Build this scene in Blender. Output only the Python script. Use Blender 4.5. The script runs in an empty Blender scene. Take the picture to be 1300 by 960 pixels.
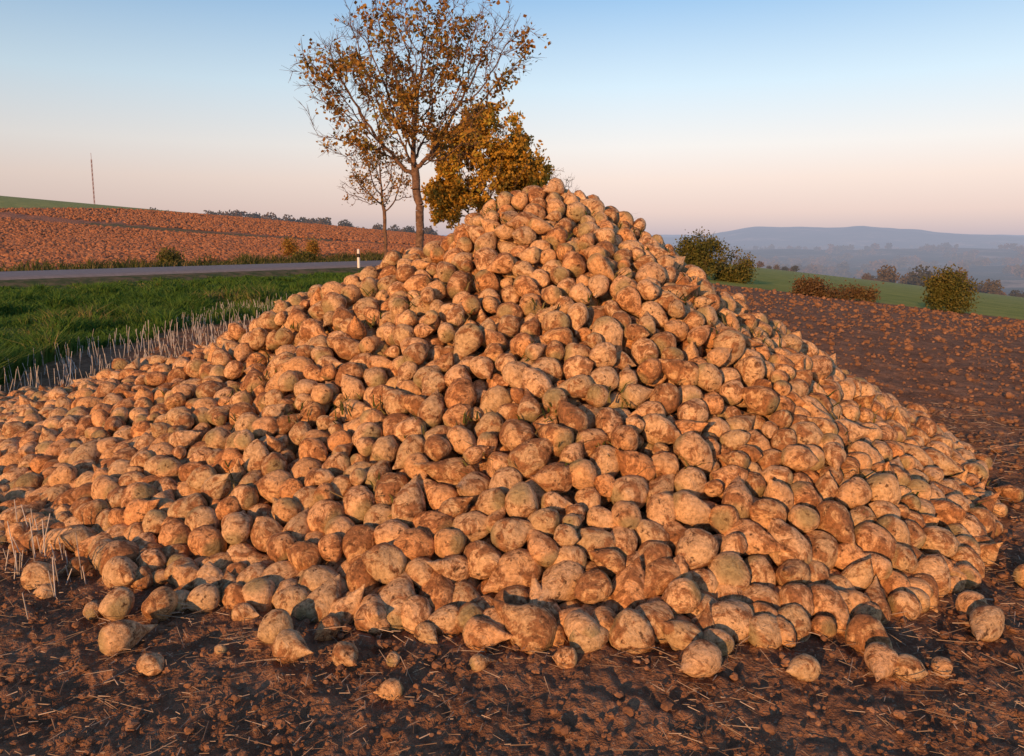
import bpy, math, numpy as np, random
from mathutils import Vector, kdtree
rng=np.random.default_rng(7); random.seed(7)
S=bpy.context.scene
W=bpy.data.worlds.new("World"); S.world=W; W.use_nodes=True
S.view_settings.view_transform='Standard'; S.view_settings.look='None'; S.view_settings.exposure=0

# ---------------------------------------------------------------- helpers
def ss(x,a,b):
    t=np.clip((x-a)/(b-a),0,1); return t*t*(3-2*t)
def _h(i,j,k,s):
    n=(i.astype(np.int64)*374761393+j.astype(np.int64)*668265263+k.astype(np.int64)*2147483647+s*974634777)&0xffffffff
    n=((n^(n>>13))*1274126177)&0xffffffff
    n=((n^(n>>16))*2246822519)&0xffffffff
    return ((n^(n>>15))&0xffffff)/float(0xffffff)
def vn(p,s=0):
    i=np.floor(p); f=p-i; i=i.astype(np.int64); f=f*f*(3-2*f); r=0
    for a in (0,1):
        for b in (0,1):
            for c in (0,1):
                w=(f[:,0] if a else 1-f[:,0])*(f[:,1] if b else 1-f[:,1])*(f[:,2] if c else 1-f[:,2])
                r=r+w*_h(i[:,0]+a,i[:,1]+b,i[:,2]+c,s)
    return r*2-1
def fbm(p,o=3,s=0):
    r=0;a=1
    for k in range(o):
        r=r+a*vn(p*(2.03**k)+k*17.3,s+k); a*=.5
    return r
def n2(x,y,sc,o=3,s=0):
    x=np.asarray(x,float);y=np.asarray(y,float)
    return fbm(np.stack([x.ravel()*sc,y.ravel()*sc,np.full(x.size,.37)],1),o,s).reshape(x.shape)
def mk(name,v,f,mats,attrs=None,smooth=True,mi=None,parent=None):
    if not isinstance(f,list): f=[f]
    me=bpy.data.meshes.new(name); v=np.asarray(v,np.float32)
    me.vertices.add(len(v)); me.vertices.foreach_set('co',v.ravel())
    idx=np.concatenate([a.ravel() for a in f]).astype(np.int32)
    tot=np.concatenate([np.full(len(a),a.shape[1]) for a in f])
    st=np.concatenate([[0],np.cumsum(tot)[:-1]]).astype(np.int32)
    me.loops.add(len(idx)); me.loops.foreach_set('vertex_index',idx)
    me.polygons.add(len(tot)); me.polygons.foreach_set('loop_start',st)
    me.polygons.foreach_set('use_smooth',np.full(len(tot),bool(smooth)))
    if not isinstance(mats,(list,tuple)): mats=[mats]
    for m in mats: me.materials.append(m)
    if mi is not None: me.polygons.foreach_set('material_index',np.asarray(mi,np.int32))
    me.update(calc_edges=True)
    for k,a in (attrs or {}).items():
        at=me.attributes.new(k,'FLOAT','POINT'); at.data.foreach_set('value',np.asarray(a,np.float32))
    o=bpy.data.objects.new(name,me); S.collection.objects.link(o)
    if parent: o.parent=parent
    return o
class M:
    def __init__(s,name,rough=.9,spec=.2):
        s.m=bpy.data.materials.new(name); s.m.use_nodes=True; s.t=s.m.node_tree; s.n=s.t.nodes
        s.b=s.n['Principled BSDF']; s.b.inputs['Roughness'].default_value=rough
        s.b.inputs['Specular IOR Level'].default_value=spec
        s.tc=s.n.new('ShaderNodeTexCoord').outputs['Object']
    def L(s,a,b): s.t.links.new(a,b)
    def noise(s,sc,det=4,rough=.6,dist=0,vec=None):
        n=s.n.new('ShaderNodeTexNoise'); n.inputs['Scale'].default_value=sc; n.inputs['Detail'].default_value=det
        n.inputs['Roughness'].default_value=rough; n.inputs['Distortion'].default_value=dist
        s.L(vec or s.tc,n.inputs['Vector']); return n.outputs['Fac']
    def attr(s,nm):
        n=s.n.new('ShaderNodeAttribute'); n.attribute_name=nm; return n.outputs['Fac']
    def ramp(s,fac,stops,interp='LINEAR'):
        n=s.n.new('ShaderNodeValToRGB'); cr=n.color_ramp; cr.interpolation=interp
        while len(cr.elements)<len(stops): cr.elements.new(.5)
        for e,(p,c) in zip(cr.elements,stops):
            e.position=p; e.color=(c,c,c,1) if not isinstance(c,tuple) else (*c,1)
        s.L(fac,n.inputs[0]); return n.outputs[0]
    def _set(s,inp,v):
        if hasattr(v,'node'): s.L(v,inp)
        elif isinstance(v,tuple): inp.default_value=(*v,1)
        else: inp.default_value=v
    def mix(s,f,a,b,mode='MIX'):
        n=s.n.new('ShaderNodeMix'); n.data_type='RGBA'; n.blend_type=mode
        s._set(n.inputs[0],f); s._set(n.inputs[6],a); s._set(n.inputs[7],b); return n.outputs[2]
    def math(s,op,a,b=0.0):
        n=s.n.new('ShaderNodeMath'); n.operation=op; s._set(n.inputs[0],a); s._set(n.inputs[1],b); return n.outputs[0]
    def col(s,c): s._set(s.b.inputs['Base Color'],c)
    def bump(s,h,strength=.5,dist=.02):
        n=s.n.new('ShaderNodeBump'); n.inputs['Strength'].default_value=strength
        s._set(n.inputs['Distance'],dist); s.L(h,n.inputs['Height']); s.L(n.outputs[0],s.b.inputs['Normal'])

# ---------------------------------------------------------------- camera
cam=bpy.data.cameras.new("camera"); co=bpy.data.objects.new("camera",cam); S.collection.objects.link(co)
co.location=(0,0,1.7); co.rotation_euler=(math.radians(90-7.8),0,0)
cam.sensor_width=36; cam.lens=27.2; cam.shift_y=-.0346; cam.clip_end=30000; cam.clip_start=.05
S.camera=co

# ---------------------------------------------------------------- light
EL=math.radians(11.5); AZ=math.radians(-26)
sd=Vector((math.sin(AZ)*math.cos(EL),-math.cos(AZ)*math.cos(EL),math.sin(EL)))
sl=bpy.data.lights.new("sun",'SUN'); sl.energy=5; sl.angle=math.radians(.5); sl.color=(1,.49,.19)
so=bpy.data.objects.new("sun",sl); so.rotation_euler=sd.to_track_quat('Z','Y').to_euler(); S.collection.objects.link(so)
t=W.node_tree; N=t.nodes; bg=N['Background']; bg.inputs[1].default_value=.1
sky=N.new('ShaderNodeTexSky'); sky.sky_type='NISHITA'; sky.sun_disc=False; sky.sun_elevation=EL; sky.sun_rotation=math.pi-AZ
tc=N.new('ShaderNodeTexCoord'); sp=N.new('ShaderNodeSeparateXYZ'); t.links.new(tc.outputs['Generated'],sp.inputs[0])
cr=N.new('ShaderNodeValToRGB'); st=[(0,(.52,.44,.49)),(.012,(.62,.50,.51)),(.03,(.77,.59,.55)),(.07,(.89,.72,.65)),(.11,(.88,.83,.80)),
 (.18,(.66,.81,.92)),(.277,(.33,.55,.82)),(.42,(.14,.27,.50)),(1,(.035,.06,.14))]
while len(cr.color_ramp.elements)<len(st): cr.color_ramp.elements.new(.5)
for e,(p,c) in zip(cr.color_ramp.elements,st): e.position=p; e.color=(*c,1)
t.links.new(sp.outputs['Z'],cr.inputs[0])
mr=N.new('ShaderNodeMapRange'); mr.inputs[1].default_value=-.6; mr.inputs[2].default_value=.15; mr.inputs[3].default_value=8.6; mr.inputs[4].default_value=11.4
t.links.new(sp.outputs['X'],mr.inputs[0])
vm=N.new('ShaderNodeVectorMath'); vm.operation='SCALE'; t.links.new(cr.outputs[0],vm.inputs[0]); t.links.new(mr.outputs[0],vm.inputs['Scale'])
mx=N.new('ShaderNodeMix'); mx.data_type='RGBA'; mx.inputs[0].default_value=.9
t.links.new(sky.outputs[0],mx.inputs[6]); t.links.new(vm.outputs[0],mx.inputs[7]); t.links.new(mx.outputs[2],bg.inputs[0])

# ---------------------------------------------------------------- terrain
road_pts=np.array([(-62,-18),(-19.2,29),(-8.8,40.5),(-1,50),(4,65),(6,90),(4,140),(-10,230)],float)
def chaikin(p,n=3):
    for _ in range(n):
        q=[p[0]]
        for a,b in zip(p[:-1],p[1:]): q+= [a*.75+b*.25,a*.25+b*.75]
        q.append(p[-1]); p=np.array(q)
    return p
road_pts=chaikin(road_pts)
def road_d(x,y):
    best=np.full(x.shape,1e9); side=np.zeros(x.shape)
    for a,b in zip(road_pts[:-1],road_pts[1:]):
        d=b-a; L2=d@d; tt=np.clip(((x-a[0])*d[0]+(y-a[1])*d[1])/L2,0,1)
        px=x-a[0]-tt*d[0]; py=y-a[1]-tt*d[1]; dd=np.hypot(px,py); cr_=d[0]*py-d[1]*px
        m=dd<best; best=np.where(m,dd,best); side=np.where(m,np.sign(cr_),side)
    return best,side
def sp_(x,k=1.0): return k*np.logaddexp(0,x/k)
def terr(x,y):
    x=np.asarray(x,float); y=np.asarray(y,float); r=np.hypot(x,y)
    z=-.11*sp_(x-5)+.093*sp_(-x-3)*ss(y,30,200)
    z=np.clip(z,-40,40)
    F=ss(r,260,900)
    tb=np.where(y>1,x/np.maximum(y,1),np.sign(x)*3)
    H=np.interp(tb,[-2,.1,.2,.25,.31,.38,.45,.52,.58,.66,1],[60,62,58,70,118,114,122,98,74,55,50])+n2(tb,tb*0,14,4,5)*7
    H=H*np.exp(-((r-5200)/900)**2)+75*np.exp(-((r-7800)/700)**2)+30*np.exp(-((r-2600)/350)**2)*ss(n2(x,y,.0011,2,66),-.1,.6)
    far=-60+H+6*n2(x,y,.004,3,3)
    return z*(1-F)+F*far
fine=np.radians(np.linspace(-42,42,820)); rest=np.radians(np.linspace(42,318,140)[1:-1])
ang=np.concatenate([fine,rest])
rad=np.concatenate([np.linspace(.02,1.2,10)[:-1],np.exp(np.arange(math.log(1.2),math.log(12),.0085)),np.exp(np.arange(math.log(12),math.log(9500),.0145))])
A,R_=np.meshgrid(ang,rad); X=(np.sin(A)*R_).ravel(); Y=(np.cos(A)*R_).ravel(); RR=R_.ravel()
rd,side=road_d(X,Y)
wob=n2(X,Y,.35,3,11)
verge_near=(side<0)*ss(-X+wob*.8,5.3,6.4)*ss(Y,2,6)
verge_far=(side>0)*(1-ss(rd+wob*1.5,7.5,10))
verge_nr2=(side<0)*(1-ss(rd+wob,5,7))
grass=np.maximum(np.maximum(verge_near,verge_far),verge_nr2)*(RR<300)
crop_r=(side<0)*ss(Y-(37.8-.2*X)+.3*wob,0,.8)*(X>-12)
crop_l=(side>0)*ss(-99+(Y-150)*.18-X,-2,2)*(Y>60)
strip=(side>0)*(np.exp(-((Y-(105-.35*X)+3*wob)/3.2)**2))*(X>-70)*(X<0)
grass=np.maximum(grass,strip*.7)
crop=np.clip(np.maximum(crop_r,crop_l),0,1)
plough=(side>0)*(1-grass)*(1-crop)
haze=1-np.exp(-np.maximum(RR-60,0)/2600)  # aerial haze amount, baked per vertex by distance from the origin
Z=terr(X,Y)
near=1-ss(RR,30,90)
soil=np.clip(1-grass-crop,0,1)
rough=.028*np.abs(n2(X,Y,3.1,4,21))+.014*np.maximum(n2(X,Y,11,3,31),-.2)+.010*n2(X,Y,30,2,41)*(RR<9)+.02*n2(X,Y,5,2,44)*ss(X,3,6)
Z=Z+near*(soil*rough*1.1+grass*(.04+.06*n2(X,Y,.8,2,8)))*ss(rd,3.4,4.6)+(1-near)*plough*.2*n2(X,Y,.45,2,50)*(RR<260)+near*plough*ss(rd,9,14)*.16*n2(X,Y,1.1,3,51)
na=len(ang); nr=len(rad)
I=np.arange(nr*na).reshape(nr,na); J=np.roll(I,-1,axis=1)
Fq=np.stack([I[:-1],I[1:],J[1:],J[:-1]],-1).reshape(-1,4)[:,::-1]
g=M("ground_soil_and_grass",.95,.1)
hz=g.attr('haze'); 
nA=g.noise(2.2,6,.65); nB=g.noise(14,5,.7); nC=g.noise(.12,4,.6); nD=g.noise(60,3,.6)
soilc=g.ramp(nA,[(.3,(.17,.088,.05)),(.5,(.27,.145,.082)),(.7,(.38,.22,.13))])
soilc=g.mix(.6,soilc,g.ramp(nB,[(.3,(.3,.3,.3)),(.5,(.8,.8,.8)),(.68,(1.6,1.5,1.4))]),'MULTIPLY')
soilc=g.mix(g.ramp(nD,[(.58,0.),(.68,.65)]),soilc,(.44,.34,.23))
pl=g.ramp(g.noise(.9,8,.8),[(.3,(.19,.078,.04)),(.48,(.46,.205,.11)),(.68,(.64,.32,.18))])
pl=g.mix(g.ramp(nC,[(.4,0.),(.65,.45)]),pl,(.30,.16,.09))
gr=g.ramp(g.noise(1.1,6,.7),[(.3,(.035,.06,.012)),(.5,(.06,.11,.02)),(.72,(.14,.16,.04))])
cp=g.ramp(g.noise(.35,6,.7),[(.3,(.18,.25,.05)),(.7,(.38,.40,.10))])
farc=g.ramp(g.noise(.0045,6,.75),[(.38,(.012,.022,.014)),(.48,(.05,.065,.03)),(.55,(.10,.09,.06)),(.62,(.30,.25,.18))])
c=g.mix(g.attr('plough'),soilc,pl); c=g.mix(g.attr('grass'),c,gr); c=g.mix(g.attr('crop'),c,cp)
c=g.mix(g.attr('farz'),c,farc); g.col(c)
hb=g.math('ADD',g.math('MULTIPLY',nB,.5),g.math('ADD',nA,g.math('MULTIPLY',nD,.2)))
g.bump(hb,.9,g.math('ADD',.06,g.math('MULTIPLY',g.attr('plough'),.6)))
em=g.n.new('ShaderNodeEmission'); em.inputs[0].default_value=(.37,.39,.49,1); em.inputs[1].default_value=1  # bluish air haze painted onto far ground as surface glow
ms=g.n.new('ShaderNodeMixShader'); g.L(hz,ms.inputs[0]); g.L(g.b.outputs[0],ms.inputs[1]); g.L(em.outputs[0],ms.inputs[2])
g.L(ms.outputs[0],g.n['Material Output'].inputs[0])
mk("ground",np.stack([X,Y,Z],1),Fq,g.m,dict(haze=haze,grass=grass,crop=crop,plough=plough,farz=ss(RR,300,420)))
def gz(x,y): return float(terr(np.array([x]),np.array([y]))[0])

# road on a low embankment
rp=chaikin(road_pts,1); d=np.gradient(rp,axis=0); d/=np.linalg.norm(d,axis=1)[:,None]; nrm=np.stack([-d[:,1],d[:,0]],1)
def band(offs):
    v=[]
    for o_,h_ in offs:
        p=rp+nrm*o_; v.append(np.column_stack([p,terr(rp[:,0],rp[:,1])+h_]))
    v=np.array(v); k=len(rp); I=np.arange(len(offs)*k).reshape(len(offs),k)
    return v.reshape(-1,3),np.stack([I[:-1,:-1],I[:-1,1:],I[1:,1:],I[1:,:-1]],-1).reshape(-1,4)[:,::-1]
am=M("asphalt",.8,.3); am.col(am.ramp(am.noise(3,8,.8),[(.3,(.17,.17,.18)),(.7,(.28,.27,.285))])); am.bump(am.noise(80,3),.3,.01)
v,f=band([(-3.3,.10),(-3.2,.28),(-1.6,.32),(0,.35),(1.6,.32),(3.2,.28),(3.3,.10)]); mk("road",v,f,am.m)
sm_=M("verge_soil"); sm_.col(sm_.ramp(sm_.noise(3,5),[(.4,(.05,.08,.02)),(.6,(.16,.13,.07))]))
v,f=band([(-5.2,-.1),(-3.9,.2),(-3.25,.24),(3.25,.24),(3.9,.2),(5.2,-.1)]); mk("road_embankment",v,f,sm_.m)

# ---------------------------------------------------------------- beet pile
AX,AY,H0=.42,6.6,2.05
TH=np.radians([-180,-159,-145,-130,-113,-100,-82,-61,-33,0,40,90,140,172,180])
RB=np.array([5.9,4.55,4.05,3.76,3.52,3.50,3.55,3.48,3.05,3.08,3.1,3.3,4.1,5.9,5.9])
PP=np.array([1.45,1.38,1.28,1.16,1.03,1.02,1.02,1,1,1,1,1.1,1.25,1.45,1.45])
def pile(x,y,raw=False):
    dx=x-AX; dy=y-AY; r=np.hypot(dx,dy); th=np.arctan2(dy,dx)
    Rb=np.interp(th,TH,RB); p=np.interp(th,TH,PP)
    tt=(np.sqrt(r*r+.12)-.34)/(Rb-.15)
    h=H0*np.sign(1-tt)*np.abs(1-tt)**p
    if raw: return h
    return h+.10*n2(x,y,1.1,2,77)*np.clip(h/.6,0,1)
def pn(x,y):
    e=.03; gx=(pile(x+e,y)-pile(x-e,y))/(2*e); gy=(pile(x,y+e)-pile(x,y-e))/(2*e)
    n=np.stack([-gx,-gy,np.ones_like(gx)],1); return n/np.linalg.norm(n,axis=1)[:,None]
N0=60000
x=rng.uniform(-6,4.2,N0); y=rng.uniform(2.8,10.8,N0); h=pile(x,y); ok=h>.02; x,y,h=x[ok],y[ok],h[ok]
SH=.35
nn=pn(x,y); area=10.2*8.0*ok.mean()
vol=area*SH*1.12/.86
meanr=.073
cnt=int(vol*.60/(4/3*math.pi*meanr**3*1.12))
sel=rng.choice(len(x),min(cnt,len(x)),replace=False); x,y,h,nn=x[sel],y[sel],h[sel],nn[sel]
rr=np.clip(rng.normal(meanr,.015,len(x)),.045,.102)
dep=rng.uniform(0.02,SH,len(x)); jit=rng.normal(0,.025,len(x))
P=np.stack([x,y,h],1)-nn*dep[:,None]; P[:,2]=np.maximum(P[:,2],rr*.7)
for it in range(48):
    if it%4==0:
        kd=kdtree.KDTree(len(P))
        for i,p in enumerate(P): kd.insert(p,i)
        kd.balance(); ia=[];ib=[]
        for i,p in enumerate(P):
            for (_,j,_) in kd.find_range(p,.215):
                if j>i: ia.append(i); ib.append(j)
        ia=np.array(ia);ib=np.array(ib)
    dv=P[ia]-P[ib]; dl=np.linalg.norm(dv,axis=1)+1e-9; ov=(rr[ia]+rr[ib])*1.05-dl; m=ov>0
    push=dv[m]/dl[m][:,None]*(ov[m]*.5*.55)[:,None]
    D=np.zeros_like(P)
    for c_ in range(3):
        D[:,c_]=np.bincount(ia[m],push[:,c_],len(P))-np.bincount(ib[m],push[:,c_],len(P))
    P+=D; P[:,2]-=.001
    hh=pile(P[:,0],P[:,1]); n_=pn(P[:,0],P[:,1]); dd=(hh-P[:,2])*n_[:,2]
    low=np.clip(rr*.7+jit-dd,0,.2); P-=n_*low[:,None]
    deep=np.clip(dd-(SH+.07),0,.3); P+=n_*deep[:,None]
    P[:,2]=np.maximum(P[:,2],rr*.72)
n_=pn(P[:,0],P[:,1]); dd=(pile(P[:,0],P[:,1])-P[:,2])*n_[:,2]
keep=dd<.33; P,rr,n_=P[keep],rr[keep],n_[keep]
def spot(px,py):   # bearing / depression -> level ground
    a=math.radians(7.8)+math.atan((py-435)/982); yy=1.7/math.tan(a); dpt=yy*math.cos(math.radians(7.8))+1.7*math.sin(math.radians(7.8))
    return ((px-650)/982*dpt,yy)
loose=[(150,785,.09),(158,828,.085),(205,785,.085),(262,775,.075),(352,815,.085),(372,840,.075),(310,790,.055),(440,848,.06),(192,856,.055),(890,858,.085),(912,832,.07),
(1020,862,.062),(1118,858,.075),(1150,862,.06),(1195,856,.045),(1213,745,.07),(1242,592,.08),(120,785,.05),(990,815,.07),(1080,785,.085),(1100,795,.07),(180,725,.08),(272,755,.07),(240,755,.05),
(90,700,.05),(35,660,.06),(500,845,.035),(1250,690,.03),(280,832,.03),(1262,570,.04),(60,645,.07),(20,625,.08),(-40,640,.07),(230,775,.06),(1160,765,.08),(1235,660,.07),(1255,640,.06),
(100,730,.06),(60,760,.045),(610,850,.04),(720,846,.05)]
lp=[];lr=[]
for px,py,r_ in loose:
    xx,yy=spot(px,py); lp.append((xx,yy,gz(xx,yy)+r_*.8)); lr.append(r_*.86)
for i in range(170):
    th=rng.uniform(-math.pi,math.pi); Rb=np.interp(th,TH,RB); r_=Rb*(1+abs(rng.normal(0,.045))); xx=AX+math.cos(th)*r_; yy=AY+math.sin(th)*r_; q=rng.uniform(.04,.085)
    if min((xx-a[0])**2+(yy-a[1])**2 for a in lp)>.027: lp.append((xx,yy,q*.8)); lr.append(q)
lp=np.array(lp); lr=np.array(lr); nP=len(P)
P=np.vstack([P,lp]); rr=np.concatenate([rr,lr]); n_=np.vstack([n_,np.tile([0,0,1.],(len(lp),1))])
def beet(nu,nv,seed):
    r=np.random.default_rng(seed)
    tt=(1-np.cos(np.linspace(0,1,nu)*math.pi*.97+.03))/2; tt[0]=0; tt[-1]=1
    kind=r.random()
    tx=[0,.015,.05,.12,.22,.34,.48,.62,.76,.88,.96,1]
    ra=np.array([.0,.34,.56,.78,.94,1,.95,.78,.50,.22,.10,.0]); rb=np.array([0,.35,.6,.84,.98,1,.85,.58,.32,.15,.07,.0]); rc=np.array([0,.3,.55,.8,.95,1,1,.93,.74,.42,.18,0])
    pr=np.interp(tt,tx,(rb if kind<.42 else ra if kind<.8 else rc))
    if kind<.42: Ls=r.uniform(1.55,1.95)
    elif kind<.8: Ls=r.uniform(1.3,1.6)
    else: Ls=r.uniform(1.1,1.35)
    ph=np.arange(nv)/nv*2*math.pi
    T,Ph=np.meshgrid(tt,ph,indexing='ij'); Rr=np.repeat(pr[:,None],nv,1)
    gph=r.uniform(0,6.28); Rr=Rr*(1-.09*np.exp(-((np.cos(Ph-gph)**2-1)/.12)**2)*(T>.2))
    Rr=Rr*(1+.035*np.sin(3*Ph+r.uniform(0,6)))
    x_=Rr*np.cos(Ph); y_=Rr*np.sin(Ph)*r.uniform(.88,1); z_=(T-.40)*2*Ls
    b=r.uniform(-.22,.22,2); x_=x_+b[0]*(T-.3)**2*3; y_=y_+b[1]*(T-.3)**2*3
    p=np.stack([x_,y_,z_],-1).reshape(-1,3)
    dr=p-np.array([0,0,1])*np.clip(p[:,2:3],-.6*Ls,.6*Ls); dr/=np.linalg.norm(dr,axis=1)[:,None]+1e-6
    o=r.uniform(0,50,3)
    p=p+dr*((.085*vn(p*1.2+o)+.045*vn(p*2.9+o))*np.clip(Rr.ravel()*1.6,.1,1)+.028*vn(p*6.5+o))[:,None]
    cut=-.86*Ls+r.uniform(-.04,.10)*Ls; nrm_=np.array([r.normal(0,.2),r.normal(0,.2),1.]); nrm_/=np.linalg.norm(nrm_)
    if r.random()<.5:
        dd_=p@nrm_-cut; p=p-nrm_*np.minimum(dd_,0)[:,None]*.8
    q0=p.reshape(nu,nv,3)
    q0[0]=q0[0].mean(0); q0[-1]=q0[-1].mean(0)
    vv=np.vstack([q0[0,0][None],q0[1:-1].reshape(-1,3),q0[-1,0][None]]); ax=np.concatenate([[0],T[1:-1].ravel(),[1]])
    m=nu-2; I=1+np.arange(m*nv).reshape(m,nv); J=np.roll(I,-1,1)
    f=[np.stack([I[:-1],J[:-1],J[1:]],-1).reshape(-1,3),np.stack([I[:-1],J[1:],I[1:]],-1).reshape(-1,3),
       np.stack([np.zeros(nv,int),J[0],I[0]],-1),np.stack([np.full(nv,len(vv)-1),I[-1],J[-1]],-1)]
    return vv,np.vstack(f),ax
NV=36
hi=[beet(24,22,100+i) for i in range(NV)]; lo=[beet(14,13,100+i) for i in range(NV)]
def quatmats(dirs,roll):
    z=dirs; up=np.where(np.abs(z[:,2:3])<.9,np.array([[0,0,1.]]),np.array([[1.,0,0]])); x_=np.cross(up,z); x_/=np.linalg.norm(x_,axis=1)[:,None]; y_=np.cross(z,x_)
    c_,s_=np.cos(roll)[:,None],np.sin(roll)[:,None]; xr=x_*c_+y_*s_; yr=-x_*s_+y_*c_
    return np.stack([xr,yr,z],-1)
d=rng.normal(size=P.shape); dn=(d*n_).sum(1); fl=np.where(np.arange(len(P))>=nP,1.0,rng.uniform(.0,1,len(P)))
d-=n_*(dn*fl)[:,None]
d/=np.linalg.norm(d,axis=1)[:,None]; Rm=quatmats(d,rng.uniform(0,6.28,len(P)))
var=rng.integers(0,NV,len(P)); dist=np.hypot(P[:,0],P[:,1]); isN=(dist<6.4)
VV=[];FF=[];ATR=[];AAX=[];off=0
brnd=rng.random(len(P))
for lod,sel_ in ((hi,isN),(lo,~isN)):
    for k in range(NV):
        ids=np.where(sel_&(var==k))[0]
        if len(ids)==0: continue
        bv,bf,bax=lod[k]
        sc=rr[ids]*.98
        w=np.einsum('nij,vj->nvi',Rm[ids],bv)*sc[:,None,None]+P[ids][:,None,:]
        VV.append(w.reshape(-1,3)); nvx=len(bv)
        FF.append((bf[None]+(np.arange(len(ids))*nvx)[:,None,None]+off).reshape(-1,3)); off+=nvx*len(ids)
        ATR.append(np.repeat(brnd[ids],nvx)); AAX.append(np.tile(bax,len(ids)))
b=M("sugar_beet_skin",.76,.25)
rn=b.attr('rnd'); ax=b.attr('axial')
skin=b.ramp(rn,[(0,(.70,.42,.20)),(.18,(.78,.53,.30)),(.36,(.60,.44,.25)),(.55,(.82,.56,.32)),(.75,(.74,.39,.165)),(.9,(.62,.48,.29)),(1,(.76,.45,.20))])
n1=b.noise(11,9,.74,.8); n2_=b.noise(48,5,.72); n3=b.noise(22,7,.78,1.4); n4=b.noise(3.0,3)
skin=b.mix(.85,skin,b.ramp(n2_,[(.32,(.44,.36,.29)),(.5,(.94,.9,.86)),(.68,(1.3,1.3,1.3))]),'MULTIPLY')
skin=b.mix(b.ramp(n3,[(.57,0.),(.66,.5)]),skin,(.86,.69,.48))
sm=b.math('ADD',n1,b.math('MULTIPLY',b.math('SUBTRACT',rn,.5),.10))
sm=b.math('ADD',sm,b.math('MULTIPLY',b.math('SUBTRACT',n4,.5),.18))
soilm=b.ramp(sm,[(.49,0.),(.555,.88)])
skin=b.mix(soilm,skin,b.ramp(n2_,[(.32,(.11,.048,.02)),(.68,(.46,.20,.08))]))
skin=b.mix(b.ramp(ax,[(.0,.75),(.05,.6),(.13,0.)]),skin,b.ramp(n3,[(.35,(.13,.115,.045)),(.6,(.42,.37,.19))]))
skin=b.mix(b.ramp(b.noise(27,5,.65),[(.33,.9),(.41,0.)]),skin,(.075,.034,.016))
b.col(skin)
b.bump(b.math('ADD',b.math('MULTIPLY',n1,1.0),b.math('ADD',b.math('MULTIPLY',n2_,.4),b.math('MULTIPLY',n3,.6))),.85,.025)
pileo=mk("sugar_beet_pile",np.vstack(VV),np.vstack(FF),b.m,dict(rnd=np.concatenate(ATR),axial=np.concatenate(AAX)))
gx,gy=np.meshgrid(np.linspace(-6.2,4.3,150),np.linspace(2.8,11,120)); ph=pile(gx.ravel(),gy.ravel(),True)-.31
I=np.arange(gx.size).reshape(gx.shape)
cm=M("pile_core_dark"); cm.col((.04,.022,.014))  # dark brown sheet added under the beets to close holes
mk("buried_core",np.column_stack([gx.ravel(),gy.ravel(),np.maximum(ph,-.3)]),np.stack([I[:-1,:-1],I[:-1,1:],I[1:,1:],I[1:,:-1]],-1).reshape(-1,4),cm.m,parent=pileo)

# ---------------------------------------------------------------- blades / sticks
def blades(x,y,z,h,w,lean,az,bend=.5):
    n=len(x); dx=np.cos(az);dy=np.sin(az)
    lx=rng.normal(0,1,n)*lean*h; ly=rng.normal(0,1,n)*lean*h
    v=np.zeros((n,5,3)); v[:,0]=np.stack([x-dx*w,y-dy*w,z],1); v[:,1]=np.stack([x+dx*w,y+dy*w,z],1)
    m=np.stack([x+lx*.35,y+ly*.35,z+h*.6],1); v[:,2]=m+np.stack([dx*w*.7,dy*w*.7,0*x],1); v[:,3]=m-np.stack([dx*w*.7,dy*w*.7,0*x],1)
    v[:,4]=np.stack([x+lx,y+ly,z+h*(1-bend*.2)],1)
    b0=(np.arange(n)*5)[:,None]
    return v.reshape(-1,3),[b0+np.array([[0,1,2,3]]),b0+np.array([[3,2,4]])],np.repeat(rng.random(n),5)
def tubes(p0,p1,r0,r1,k=5):
    d=p1-p0; L=np.linalg.norm(d,axis=1)[:,None]+1e-9; Mx=quatmats(d/L,np.zeros(len(d)))
    a=np.arange(k)/k*2*math.pi; ring=np.stack([np.cos(a),np.sin(a),0*a],1)
    w=np.einsum('nij,vj->nvi',Mx,ring)
    v=np.concatenate([p0[:,None]+w*r0[:,None,None],p1[:,None]+w*r1[:,None,None]],1)
    i=np.arange(k); j=(i+1)%k; f=np.stack([i,j,j+k,i+k],1)
    return v.reshape(-1,3),(f[None]+(np.arange(len(d))*2*k)[:,None,None]).reshape(-1,4)
def leafmat(name,stops,tr=.3,rough=.7):
    m=M(name,rough,.2); c_=m.ramp(m.attr('rnd'),stops); m.col(c_)
    if tr>0:
        tl=m.n.new('ShaderNodeBsdfTranslucent'); m.L(c_,tl.inputs[0]); x_=m.n.new('ShaderNodeMixShader'); x_.inputs[0].default_value=tr
        m.L(m.b.outputs[0],x_.inputs[1]); m.L(tl.outputs[0],x_.inputs[2]); m.L(x_.outputs[0],m.n['Material Output'].inputs[0])
    return m.m
grm=leafmat("grass_blades",[(0,(.045,.10,.014)),(.5,(.08,.18,.028)),(.85,(.13,.19,.04)),(1,(.30,.25,.11))])
n=150000
y=7+rng.random(n)**1.3*34; x=-5.2-rng.random(n)*.62*y
rdn,sdn=road_d(x,y); wv=n2(x,y,.35,3,11)
ok=(sdn<0)&(rdn>4.0)&(-x+wv*.8>5.7); x,y,rdn=x[ok],y[ok],rdn[ok]
cl=n2(x,y,1.3,3,60); hgt=(.08+.36*np.clip(cl+.15,0,1.3)+rng.random(len(x))*.1)*(.45+.55*ss(rdn,5,12))
v,f,a=blades(x,y,terr(x,y),hgt,.006+.0006*y,.45,rng.uniform(0,3.14,len(x)))
mk("grass",v,f,grm,dict(rnd=np.clip(a*.7+.4*np.repeat(n2(x,y,.5,2,9),5)+.1,0,1)))
n=26000
tt=rng.random(n)*(len(road_pts)-1.001); i0=tt.astype(int); fr=(tt-i0)[:,None]
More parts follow.
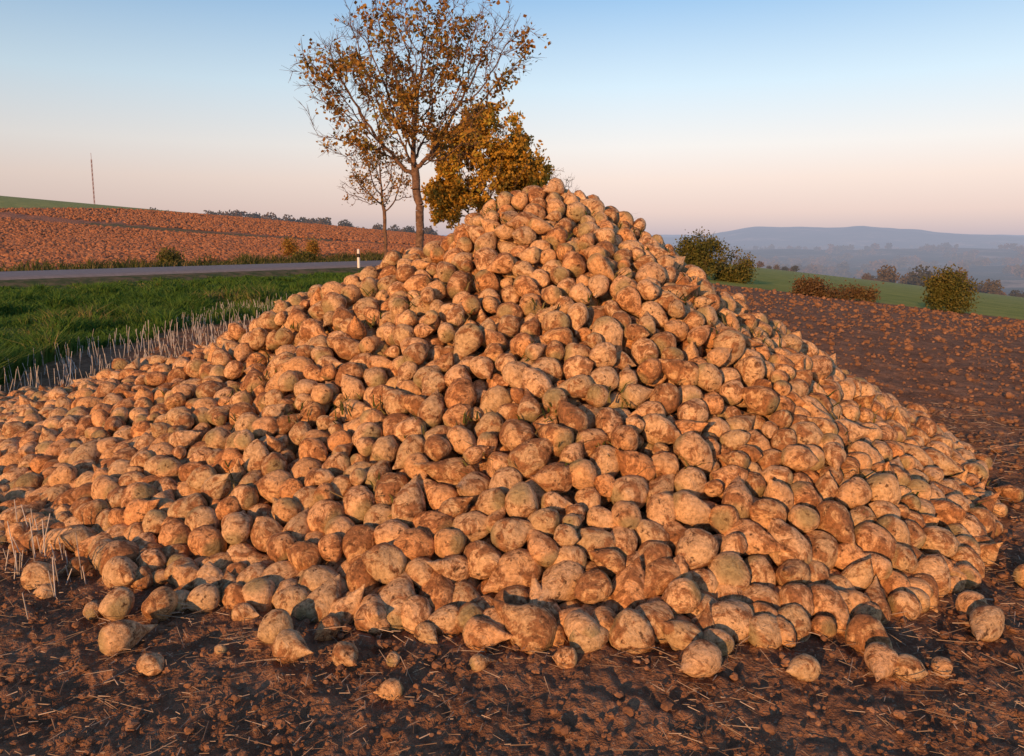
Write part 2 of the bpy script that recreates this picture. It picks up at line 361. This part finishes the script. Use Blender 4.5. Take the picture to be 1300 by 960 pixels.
c0=road_pts[i0]*(1-fr)+road_pts[i0+1]*fr; dd_=road_pts[i0+1]-road_pts[i0]; dd_/=np.linalg.norm(dd_,axis=1)[:,None]
o_=3.8+rng.random(n)*6; x=c0[:,0]-dd_[:,1]*o_; y=c0[:,1]+dd_[:,0]*o_
ok=(y>20)&(y<75); x,y=x[ok],y[ok]; cl=n2(x,y,.6,3,61)
v,f,a=blades(x,y,terr(x,y),.25+.6*np.clip(cl,0,1)+.2*rng.random(len(x)),.03,.4,rng.uniform(0,3.14,len(x)))
mk("roadside_weeds",v,f,leafmat("weeds",[(0,(.05,.07,.015)),(.6,(.09,.11,.03)),(1,(.22,.17,.08))]),dict(rnd=a))
stm=leafmat("straw_stubble",[(0,(.38,.34,.29)),(.5,(.58,.54,.48)),(1,(.74,.71,.66))],.1)
sx=[];sy=[]
for row in np.arange(-6.3,-3.4,.27):
    yy=np.arange(7.0,19,.05)+rng.normal(0,.03,len(np.arange(7.0,19,.05)))
    ok=rng.random(len(yy))<.40*(1+.9*n2(yy,yy*0+row,.9,2,5)); yy=yy[ok]; sx.append(row+rng.normal(0,.06,len(yy))); sy.append(yy)
for row in np.arange(-4.6,-2.1,.3):
    yy=rng.uniform(3.0,5.8,14); sx.append(row+rng.normal(0,.03,14)); sy.append(yy)
for (px,py) in [(65,700),(75,710),(100,700),(78,685),(60,690),(120,710),(150,700),(180,690),(40,660),(30,720),(90,740)]:
    xx,yy_=spot(px,py)
    sx.append(xx+rng.normal(0,.05,7)); sy.append(yy_+rng.normal(0,.07,7))
x=np.concatenate(sx); y=np.concatenate(sy); ok=(pile(x,y)<.06); x,y=x[ok],y[ok]
h_=rng.uniform(.1,.34,len(x))*np.where(y<6.5,.85,1.05); z=terr(x,y)-.02; r_=np.where(y<6.5,.0034,.0045)
v,f=tubes(np.stack([x,y,z],1),np.stack([x+rng.normal(0,.16,len(x))*h_,y+rng.normal(0,.16,len(x))*h_,z+h_],1),r_,r_*.8,4)
mk("stubble",v,f,stm,dict(rnd=np.repeat(rng.random(len(x)),8)))
n=17000; x=rng.uniform(-5,4.5,n); y=1.6+rng.random(n)**1.2*6; ok=(pile(x,y)<.05)&(n2(x,y,1.2,2,15)>-.15-.5*(x<0)+.2*(x>2)); x,y=x[ok],y[ok]; n=len(x)
L=np.exp(rng.normal(math.log(.04),.65,n)); az=rng.uniform(0,6.28,n); z=.025+rng.random(n)*.03
v,f=tubes(np.stack([x,y,z],1),np.stack([x+np.cos(az)*L,y+np.sin(az)*L,z+rng.normal(0,.16,n)*L],1),rng.uniform(.0008,.0026,n),rng.uniform(.0007,.002,n),4)
mk("straw_litter",v,f,leafmat("straw",[(0,(.15,.10,.065)),(.6,(.31,.23,.155)),(1,(.56,.46,.35))],.0),dict(rnd=np.repeat(rng.random(n),8)))
n=80; th=rng.uniform(-2.9,.1,n); rq=rng.random(n)**.6; x0=AX+np.cos(th)*rq*3.3; y0=AY+np.sin(th)*rq*3.3
x=np.repeat(x0,9)+rng.normal(0,.05,n*9); y=np.repeat(y0,9)+rng.normal(0,.05,n*9); z=np.maximum(pile(x,y),0.02)-.05
v,f,a=blades(x,y,z,rng.uniform(.04,.10,len(x)),.006,1.4,rng.uniform(0,3.14,len(x)))
mk("beet_leaf_scraps",v,f,leafmat("leaf_scraps",[(0,(.05,.08,.015)),(.5,(.12,.13,.03)),(1,(.36,.27,.13))]),dict(rnd=a))
import bmesh
def ico(sub):
    bm=bmesh.new(); bmesh.ops.create_icosphere(bm,subdivisions=sub,radius=1); bm.verts.ensure_lookup_table()
    a=np.array([v_.co[:] for v_ in bm.verts]); f_=np.array([[q.index for q in f.verts] for f in bm.faces]); bm.free(); return a,f_
def clods(name,x,y,sz,mat,sub=2,lift=.025):
    iv,iff=ico(sub); n=len(x); VV=[];FF=[];off=0
    for k in range(8):
        ids=np.arange(k,n,8); bv=iv*(1+.38*vn(iv*1.7+k*9)+.2*vn(iv*4+k*5))[:,None]
        dr_=rng.normal(size=(len(ids),3)); dr_/=np.linalg.norm(dr_,axis=1)[:,None]
        w=np.einsum('nij,vj->nvi',quatmats(dr_,rng.random(len(ids))*6),bv)*sz[ids][:,None,None]; w[:,:,2]*=.75
        w+=np.stack([x[ids],y[ids],terr(x[ids],y[ids])+lift+sz[ids]*.3],1)[:,None]
        VV.append(w.reshape(-1,3)); FF.append((iff[None]+(np.arange(len(ids))*len(bv))[:,None,None]+off).reshape(-1,3)); off+=len(ids)*len(bv)
    return mk(name,np.vstack(VV),np.vstack(FF),mat,smooth=False)
n=14000; tb=rng.uniform(-.75,.78,n); y=1.5*np.exp(rng.random(n)**.6*math.log(24)); x=tb*y
sz=np.exp(rng.normal(math.log(.0055),.5,n))*(1+y*.17); sz=np.clip(sz,.003,.011+y*.004)
rdn,sdn=road_d(x,y); ok=(pile(x,y)<.03)&(sdn<0)&(x>-5.4)&(y<37-.2*x)
ck=M("clod_soil"); ck.col(ck.ramp(ck.noise(5,5),[(.3,(.13,.068,.04)),(.55,(.25,.135,.076)),(.75,(.38,.225,.14))])); ck.bump(ck.noise(60,4),.6,.01)
clods("soil_clods",x[ok],y[ok],sz[ok],ck.m)
n=60000; y=32+rng.random(n)**1.4*200; x=-y*rng.uniform(.08,.78,n)
rdn,sdn=road_d(x,y); wv=n2(x,y,.35,3,11)
ok=(sdn>0)&(rdn+wv*1.5>9)&(x>-97+(y-150)*.18)&(np.abs(y-(105-.35*x))>5)&(rng.random(n)<.75+.5*n2(x,y,.06,2,33))
x,y=x[ok],y[ok]; sz=rng.uniform(.06,.2,len(x))*(1+y/180)
pk=M("plough_clod_soil"); pk.col(pk.ramp(pk.noise(.9,6,.8),[(.3,(.17,.07,.038)),(.5,(.32,.15,.08)),(.7,(.48,.25,.14))]))
clods("plough_clods",x,y,sz,pk.m,1,.02)

# ---------------------------------------------------------------- trees
def grow(base,trunk,att,step,kill,seed,bias=.12,maxit=160):
    r=np.random.default_rng(seed); nodes=[np.array(base,float)]; par=[-1]
    for q in trunk:
        a=nodes[-1]; q=np.array(q,float); m=max(1,int(np.linalg.norm(q-a)/step))
        for i in range(1,m+1): nodes.append(a+(q-a)*i/m+r.normal(0,.02,3)); par.append(len(nodes)-2)
    att=att.copy(); Nn=np.array(nodes); dmat=np.linalg.norm(att[:,None]-Nn[None],axis=2); ni=dmat.argmin(1); nd=dmat.min(1)
    for it in range(maxit):
        if len(att)==0: break
        u,inv=np.unique(ni,return_inverse=True); Nn=np.array(nodes)
        dv=att-Nn[ni]; dv/=np.linalg.norm(dv,axis=1)[:,None]+1e-9
        sm_=np.stack([np.bincount(inv,dv[:,c_],len(u)) for c_ in range(3)],1); sm_/=np.linalg.norm(sm_,axis=1)[:,None]+1e-9
        sm_[:,2]+=bias; sm_+=r.normal(0,.16,sm_.shape); sm_/=np.linalg.norm(sm_,axis=1)[:,None]
        new=Nn[u]+sm_*step; s0=len(nodes)
        for q,w in zip(new,u): nodes.append(q); par.append(int(w))
        dm=np.linalg.norm(att[:,None]-new[None],axis=2); a_=dm.argmin(1); b_=dm.min(1); mm=b_<nd
        ni=np.where(mm,a_+s0,ni); nd=np.where(mm,b_,nd); kp=nd>kill; att,ni,nd=att[kp],ni[kp],nd[kp]
        if len(nodes)>9000: break
    return np.array(nodes),np.array(par)
def crown(blobs,n,seed):
    r=np.random.default_rng(seed); out=[]
    for (c_,s_) in blobs:
        m=int(n*(s_[0]*s_[1]*s_[2])/sum(q[1][0]*q[1][1]*q[1][2] for q in blobs)); d_=r.normal(size=(m,3)); d_/=np.linalg.norm(d_,axis=1)[:,None]
        out.append(np.array(c_)+d_*(r.random(m)**(1/2.4))[:,None]*np.array(s_))
    return np.vstack(out)
bark=M("bark",.9,.15); bark.col(bark.ramp(bark.noise(6,5),[(.3,(.08,.05,.038)),(.7,(.24,.155,.105))])); bark.bump(bark.noise(25,4),.7,.03)
def tree(name,base,trunk,blobs,natt,step,kill,seed,leafn,lsize,lmat,tip=.009,twigs=2,twl=.45,clump=.0,expo=2.25,bias=.12,bareouter=False):
    r=np.random.default_rng(seed+5); x0,y0=base; z0=gz(x0,y0)-.1; O=np.array([x0,y0,z0])
    att=crown(blobs,natt,seed)
    nd,pa=grow((0,0,0),trunk,att,step,kill,seed,bias)
    n=len(nd); rad_=np.zeros(n); ch=np.zeros(n,int)
    for i in range(n-1,0,-1):
        if rad_[i]==0: rad_[i]=tip**expo
        rad_[pa[i]]+=rad_[i]; ch[pa[i]]+=1
    rad_=rad_**(1/expo); rad_[0]*=1.35
    i=np.arange(1,n); p0,p1=nd[pa[i]],nd[i]; r0=np.minimum(rad_[pa[i]],rad_[i]*1.6); r1=rad_[i]
    thick=r1>.05
    vs=[];fs=[];o=0
    for m_,k in ((thick,8),(~thick,4)):
        if m_.any():
            v,f=tubes(p0[m_],p1[m_],r0[m_],r1[m_],k); vs.append(v); fs.append(f+o); o+=len(v)
    tips=np.where((ch==0)|((rad_<tip*2.2)&(np.arange(n)>5)))[0]; tw0=np.repeat(nd[tips],twigs,0)
    dd_=np.repeat(nd[tips]-nd[pa[tips]],twigs,0); dd_/=np.linalg.norm(dd_,axis=1)[:,None]+1e-9
    dd_=dd_+r.normal(0,.5,dd_.shape)+np.array([0,0,.15]); dd_/=np.linalg.norm(dd_,axis=1)[:,None]
    tw1=tw0+dd_*(r.random(len(dd_))*.8+.3)[:,None]*twl
    v,f=tubes(tw0,tw1,np.full(len(tw0),tip*.8),np.full(len(tw0),tip*.45),3); vs.append(v); fs.append(f+o); o+=len(v)
    nb=sum(len(q) for q in fs); rat=[np.zeros(o)]
    cand=np.vstack([tw1,(tw0+tw1)/2,nd[tips]]); q=fbm(cand*.75+seed,2,3); wgt=np.clip(q-clump,0.02,1)**1.6
    if bareouter: wgt=wgt*(1-.8*ss(cand[:,2],*bareouter))
    ids=r.choice(len(cand),leafn,p=wgt/wgt.sum()); c_=cand[ids]+r.normal(0,.15,(leafn,3))
    R3=quatmats((lambda z:z/np.linalg.norm(z,axis=1)[:,None])(r.normal(size=(leafn,3))),r.random(leafn)*6)
    s_=lsize*r.uniform(.6,1.3,leafn); sh=np.array([[-.5,0,0],[0,-.38,.08],[.55,0,0],[0,.38,.08]])
    lv=np.einsum('nij,vj->nvi',R3,sh)*s_[:,None,None]+c_[:,None]
    vs.append(lv.reshape(-1,3)); lf=np.arange(leafn*4).reshape(-1,4)+o; fs.append(lf)
    rat.append(np.repeat(np.clip(r.random(leafn)*.6+.4*(fbm(c_*.6+9,2,4)*.5+.5),0,1),4))
    return mk(name,np.vstack(vs)+O,fs,[bark.m,lmat],dict(rnd=np.concatenate(rat)),smooth=True,mi=np.concatenate([np.zeros(nb),np.ones(leafn)]))
lA=leafmat("autumn_leaves_sparse",[(0,(.18,.085,.02)),(.4,(.34,.17,.035)),(.7,(.38,.25,.055)),(1,(.19,.20,.045))],.35)
lB=leafmat("autumn_leaves_gold",[(0,(.20,.16,.03)),(.3,(.42,.27,.045)),(.6,(.62,.34,.05)),(.8,(.42,.36,.06)),(1,(.20,.22,.045))],.35)
lC=leafmat("bush_leaves",[(0,(.05,.065,.016)),(.5,(.11,.12,.03)),(1,(.21,.16,.045))],.25)
tree("maple_tree",(-4.5,38),[(0,0,1.6),(.05,0,3.3)],
 [((-.3,0,9.2),(4.2,3.8,4.4)),((-3.6,0,9.0),(2.5,2.4,2.0)),((3.3,0,10.6),(2.6,2.4,2.2)),((1.4,.4,6.6),(2.0,2.2,1.6)),((-3.0,0,6.2),(2.0,1.8,1.1))],1700,.26,.40,3,6600,.20,lA,tip=.0115,twigs=3,twl=.65,clump=-.15,bias=.25,expo=2.12,bareouter=(9.5,13.5))
tree("young_tree",(-8.1,50),[(0,0,2.6)],[((-.4,0,5.9),(2.1,2,2.6)),((-1.6,0,4.6),(1.5,1.4,1.0)),((1.0,0,5.0),(1.2,1.2,1.3))],500,.26,.42,11,1200,.17,lA,tip=.014,twl=.5,bias=.2,expo=2.1)
tree("golden_tree",(-2.0,60),[(0,0,2.2)],[((.3,0,8.6),(2.8,2.8,3.2)),((-2.3,0,7.8),(2.0,2,2.2)),((2.5,0,6.8),(2.3,2.2,2.9)),((-2.6,0,4.6),(2.2,2,2.0)),((-.2,0,5.6),(3.0,2.6,2.4)),((2.4,0,3.6),(2.2,2,1.7))],1600,.3,.45,21,36000,.28,lB,tip=.012,twl=.7,clump=-.6)
tree("bare_tree",(3.0,78),[(0,0,2.4)],[((.6,0,5.8),(3.2,2.2,3.1))],480,.3,.45,31,300,.2,lA,tip=.014,twl=.6,bias=.2)
def bush(name,pos,blobs,n,seed,ls=.12,mat=lC,cl=-.6):
    return tree(name,pos,[(0,0,.25)],blobs,260,.16,.28,seed,n,ls,mat,tip=.006,twigs=2,twl=.28,clump=cl)
bush("bush",(10.1,42),[((0,0,1.35),(1.35,1.3,1.3)),((.2,0,.7),(1.5,1.3,.7)),((-.9,0,.8),(.8,.8,.8))],9000,41)
bush("bush",(12.5,43),[((0,0,.9),(.9,.9,.9)),((-.3,0,.5),(1.,.9,.5))],5000,42)
bush("bush",(18.9,33.4),[((0,0,1.15),(.9,.9,.8)),((0,0,.6),(.95,.8,.6))],7500,43,.10)
lD=leafmat("dry_hedge_leaves",[(0,(.08,.048,.028)),(.5,(.16,.10,.05)),(1,(.14,.13,.05))],.25)
bush("low_hedge",(14.2,34.3),[((-.9,0,.42),(.75,.6,.42)),((.2,0,.3),(.9,.6,.30)),((1.3,.1,.22),(.8,.5,.22))],6000,44,.10,lD)
bush("bush",(-16.5,58),[((0,0,.7),(.6,.6,.8))],1500,45,.12,lA); bush("bush",(-14.6,57),[((0,0,.7),(.45,.5,.8))],1200,46,.12,lA)
bush("bush",(-18,41),[((0,0,.5),(.6,.6,.5))],1500,47,.12)
bush("bush",(-12.5,46.8),[((0,0,.4),(.8,.6,.4))],1500,48,.12)
pts=[]
for i in range(90):
    tb=rng.uniform(-.39,-.24); yy=rng.uniform(330,370); pts.append((tb*yy,yy,rng.uniform(1.6,3.2)))
for i in range(16):
    tb=rng.uniform(-.49,-.43); yy=rng.uniform(320,350); pts.append((tb*yy,yy,rng.uniform(1.2,2.3)))
for i in range(36):
    tb=rng.uniform(-.25,-.1); yy=rng.uniform(320,370); pts.append((tb*yy,yy,rng.uniform(1.2,2.4)))
for i in range(50):
    tb=.44+.3*rng.random()**.8; yy=rng.uniform(240,330); pts.append((tb*yy,yy,rng.uniform(1.2,2.6)*(1.4 if .5<tb<.58 else 1)))
for i in range(10):
    tb=rng.uniform(.26,.40); yy=rng.uniform(260,330); pts.append((tb*yy,yy,rng.uniform(1.,1.8)))
for (px,yy,r_) in [(852,150,1.3),(835,155,.8),(866,170,1.2)]: pts.append(((px-650)/982*yy,yy,r_))
for i in range(170):
    yy=rng.uniform(1100,3600); tb=rng.uniform(.2,.78); a=rng.uniform(-.5,.5)
    for j in range(rng.integers(2,7)): pts.append((tb*yy+j*14+rng.normal(0,3),yy+j*14*a,rng.uniform(5,9)))
lv=[];ra=[];hzv=[]
for (x0,y0,r_) in pts:
    m=300 if y0<600 else 70; d_=rng.normal(size=(m,3)); d_/=np.linalg.norm(d_,axis=1)[:,None]; rad2=(1+.4*vn(d_*1.8+x0))*rng.random(m)**.4
    c_=d_*rad2[:,None]*r_*np.array([1.1,1.1,1.0])+np.array([x0,y0,gz(x0,y0)+r_*1.0])
    R3=quatmats(d_[rng.permutation(m)],rng.random(m)*6); sh=np.array([[-.5,0,0],[0,-.4,.1],[.5,0,0],[0,.4,.1]])
    lv.append((np.einsum('nij,vj->nvi',R3,sh)*r_*(.36 if y0<600 else .8)+c_[:,None]).reshape(-1,3)); ra.append(np.full(m*4,rng.random()))
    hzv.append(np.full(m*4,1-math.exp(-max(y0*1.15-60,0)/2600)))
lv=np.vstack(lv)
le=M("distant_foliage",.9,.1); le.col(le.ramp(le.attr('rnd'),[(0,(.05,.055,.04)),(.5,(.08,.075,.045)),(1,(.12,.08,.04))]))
e_=le.n.new('ShaderNodeEmission'); e_.inputs[0].default_value=(.37,.39,.49,1); x_=le.n.new('ShaderNodeMixShader'); le.L(le.attr('haze'),x_.inputs[0])  # distance haze put into the leaf colour as emission
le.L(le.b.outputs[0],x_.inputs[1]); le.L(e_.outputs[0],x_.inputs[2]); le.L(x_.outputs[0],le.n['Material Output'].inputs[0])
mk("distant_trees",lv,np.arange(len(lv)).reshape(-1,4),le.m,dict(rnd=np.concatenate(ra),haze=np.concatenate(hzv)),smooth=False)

# ---------------------------------------------------------------- small roadside things
wm=M("white_plastic",.5); wm.col((.75,.75,.72)); bmz=M("black_plastic",.5); bmz.col((.02,.02,.02)); mt=M("painted_steel",.5); mt.col((.30,.2,.2))
def delineator(x,y):
    z=gz(x,y); secs=[(0,.07),(.72,.065),(.72,.068),(.9,.066),(.9,.063),(1.08,.055),(1.12,.02)]
    v=[];k=6
    for h,w in secs:
        for a in range(k): v.append((x+w*math.cos(a*math.pi/3),y+w*.8*math.sin(a*math.pi/3),z+h))
    f=[];mi=[]
    for s in range(len(secs)-1):
        for a in range(k): f.append((s*k+a,s*k+(a+1)%k,(s+1)*k+(a+1)%k,(s+1)*k+a)); mi.append(1 if s==2 else 0)
    mk("delineator_post",v,[np.array(f)],[wm.m,bmz.m],smooth=False,mi=mi)
delineator(-7.3,37.0); 
mx_,my_=-.5316*380,380; mz=gz(mx_,my_); Hm=.092*400+1.7-mz; p0=[];p1=[];r_=[]
for k in range(3):
    a=k*2.094; a2=(k+1)*2.094
    for s in range(16):
        h0,h1=s*Hm/16,(s+1)*Hm/16; q=.28
        A_=np.array([mx_+q*math.cos(a),my_+q*math.sin(a),mz+h0]); B_=A_+[0,0,h1-h0]; C_=np.array([mx_+q*math.cos(a2),my_+q*math.sin(a2),mz+h1])
        p0+=[A_,A_];p1+=[B_,C_]; r_+=[.08,.05]
p0.append(np.array([mx_,my_,mz+Hm]));p1.append(np.array([mx_,my_,mz+Hm+3]));r_.append(.1)
v,f=tubes(np.array(p0),np.array(p1),np.array(r_),np.array(r_),5); mk("radio_mast",v,f,mt.m)
print("beets",len(P))
